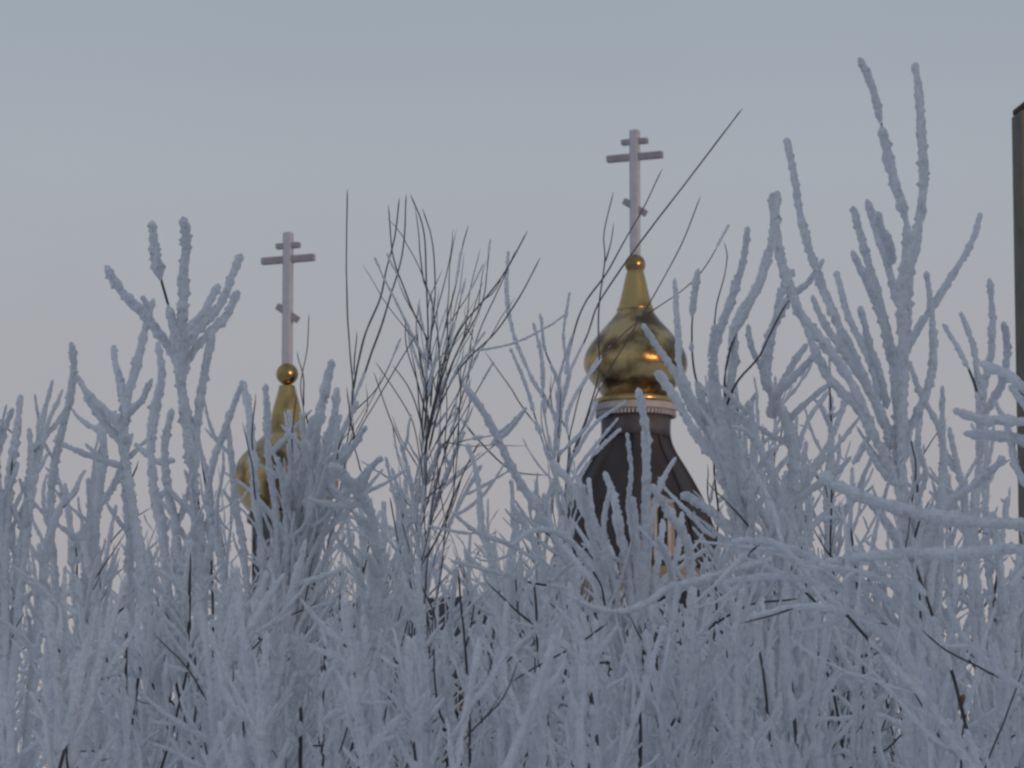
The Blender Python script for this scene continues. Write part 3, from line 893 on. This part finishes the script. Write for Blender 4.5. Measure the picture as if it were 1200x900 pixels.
low = [  # x, D, tip rows, label
    (30, 7.4, (640, 760), 'low frosted shrub at the bottom left corner of the thicket'),
    (105, 8.2, (630, 760), 'low frosted shrub below the short-forked shrub, pale sky gap on its right'),
    (190, 7.6, (640, 760), 'low frosted shrub at the foot of the two-wand shrub'),
    (270, 8.0, (620, 740), 'low frosted shrub straight below the left cross'),
    (345, 7.3, (650, 770), 'low frosted shrub below the thick leaning wand of the left dome'),
    (420, 7.9, (720, 820), 'low frosted shrub just left of the foot of the many-branched dark sapling'),
    (530, 7.2, (740, 840), 'low frosted shrub hiding the foot of the many-branched dark sapling'),
    (605, 7.7, (640, 760), 'low frosted shrub under the fanned grey sapling, a dark bare twig across it'),
    (690, 7.3, (670, 770), 'low frosted shrub at the bottom, left of the taller dome'),
    (770, 7.9, (665, 770), 'low frosted shrub straight below the taller dome and its roof'),
    (865, 7.4, (660, 770), 'low frosted shrub right of the dark roof, below the crowded shrub'),
    (945, 7.9, (690, 790), 'low frosted shrub inside the curve of the long bent stem'),
    (1010, 7.5, (800, 880), 'lowest frosted shrub, under the small low dome'),
    (1000, 9.9, (520, 680), 'frosted shrub behind the foot of the tallest shrub'),
    (985, 10.4, (640, 760), 'frosted shrub behind the long bent stem, left of the small low dome'),
    (915, 10.6, (420, 580), 'frosted shrub filling the gaps behind the crowded shrub right of the dome'),
    (1140, 10.2, (470, 640), 'frosted shrub behind the tallest shrub and left of the post'),
    (420, 11.0, (540, 660), 'frosted shrub behind the three-wand sapling, right of the left dome'),
    (110, 10.8, (540, 660), 'frosted shrub behind the short-forked shrub at the left'),
    (590, 10.9, (560, 680), 'frosted shrub between the many-branched sapling and the grey fanned sapling'),
    (1205, 7.9, (730, 840), 'low frosted shrub at the bottom right corner below the post'),
]
for i, (x, D, (y0, y1), lab) in enumerate(low):
    rng = np.random.default_rng(100 + i)
    rootp = at(x, 900, D); rootp[2] = -0.03
    back = D > 10
    root = tag(empty('frosted_shrub' if back else 'low_frosted_shrub', rootp), lab, 'shrub',
               'frosted shrubs in the second row of the thicket' if back else 'low frosted shrubs along the front of the thicket')
    wsp = 75 if back else 125
    tips = [(x + rng.uniform(-wsp, wsp), rng.uniform(y0, y1)) for _ in range(13 if back and x > 800 else 8)]
    zlow = at(600, 960, D)[2]
    for P in grown_lines(rng, D, rootp, tips):
        tb, tf = Tubes(), Tubes()
        add_stem(tb, tf, P, rootp, rng, rng.uniform(0.0055, 0.0105), zlow, 0.96 if rng.random() < 0.82 else 0.4, 0.06, (0.07, 0.26))
        st = tb.build('stem', M_BARK, root)
        tf.build('frost', M_FROST, st)

# tangle behind: nobody could count it
ENV = np.array([(-60, 540), (0, 580), (60, 650), (110, 700), (160, 640), (220, 590), (300, 600), (360, 560), (430, 590), (500, 600), (560, 600),
                (620, 620), (680, 640), (740, 650), (800, 640), (850, 600), (900, 590), (960, 640), (1020, 690), (1060, 760),
                (1100, 850), (1160, 850), (1200, 740), (1260, 650)], float)
def tangle():
    rng = np.random.default_rng(55)
    tb, tf = Tubes(), Tubes()
    z0 = np.zeros(3)
    for k in range(170):
        D = rng.uniform(10.8, 16.5)
        x = rng.uniform(-60, 1260)
        yt = np.interp(x, ENV[:, 0], ENV[:, 1]) + 15 + abs(rng.normal()) * 95
        if yt > 900: continue
        root = at(x + rng.normal() * 60, 900, D); root[2] = -0.02
        P = grown_lines(rng, D, root, [(x, yt)], arch=rng.uniform(-0.1, 0.25))[0]
        add_stem(tb, tf, P, z0, rng, rng.uniform(0.005, 0.010), at(600, 930, D)[2], rng.choice([0.95, 0.85, 0.5]), 0.075, (0.1, 0.45), fine=0.75, k=5)
    # long arching and crossing shoots
    for k in range(80):
        D = rng.uniform(7.8, 14)
        x = rng.uniform(-60, 1260)
        y = np.interp(x, ENV[:, 0], ENV[:, 1]) + rng.uniform(20, 260)
        s = rng.choice([-1, 1]) * rng.uniform(60, 170)
        pts = [(x, y), (x + s * 0.5, y + rng.uniform(5, 60)), (x + s, y + rng.uniform(50, 150)), (x + s * 1.3, y + 260)]
        P = smooth_line([at(a, b, D + (i * 0.08)) for i, (a, b) in enumerate(pts)], 24)
        P = wiggle(P, 0.02, rng)
        dark = rng.random() < 0.25
        r = rng.uniform(0.005, 0.009)
        bark_tube(tb, P, 0.002, 0.004, rng)
        if not dark: frost_tube(tf, P, r, rng, 0.95, 0, k=6)
    root = tag(empty('frosted_undergrowth', (0, 0, 0)), 'tangle of thin frosted shoots filling the thicket behind the shrubs', 'undergrowth', kind='stuff')
    o = tb.build('frosted_undergrowth_twigs', M_BARK, root); o.name = 'twigs'; o['kind'] = 'stuff'
    p = tf.build('frost', M_FROST, root); p['kind'] = 'stuff'
tangle()
print('verts', sum(len(o.data.vertices) for o in bpy.data.objects if o.type == 'MESH'))
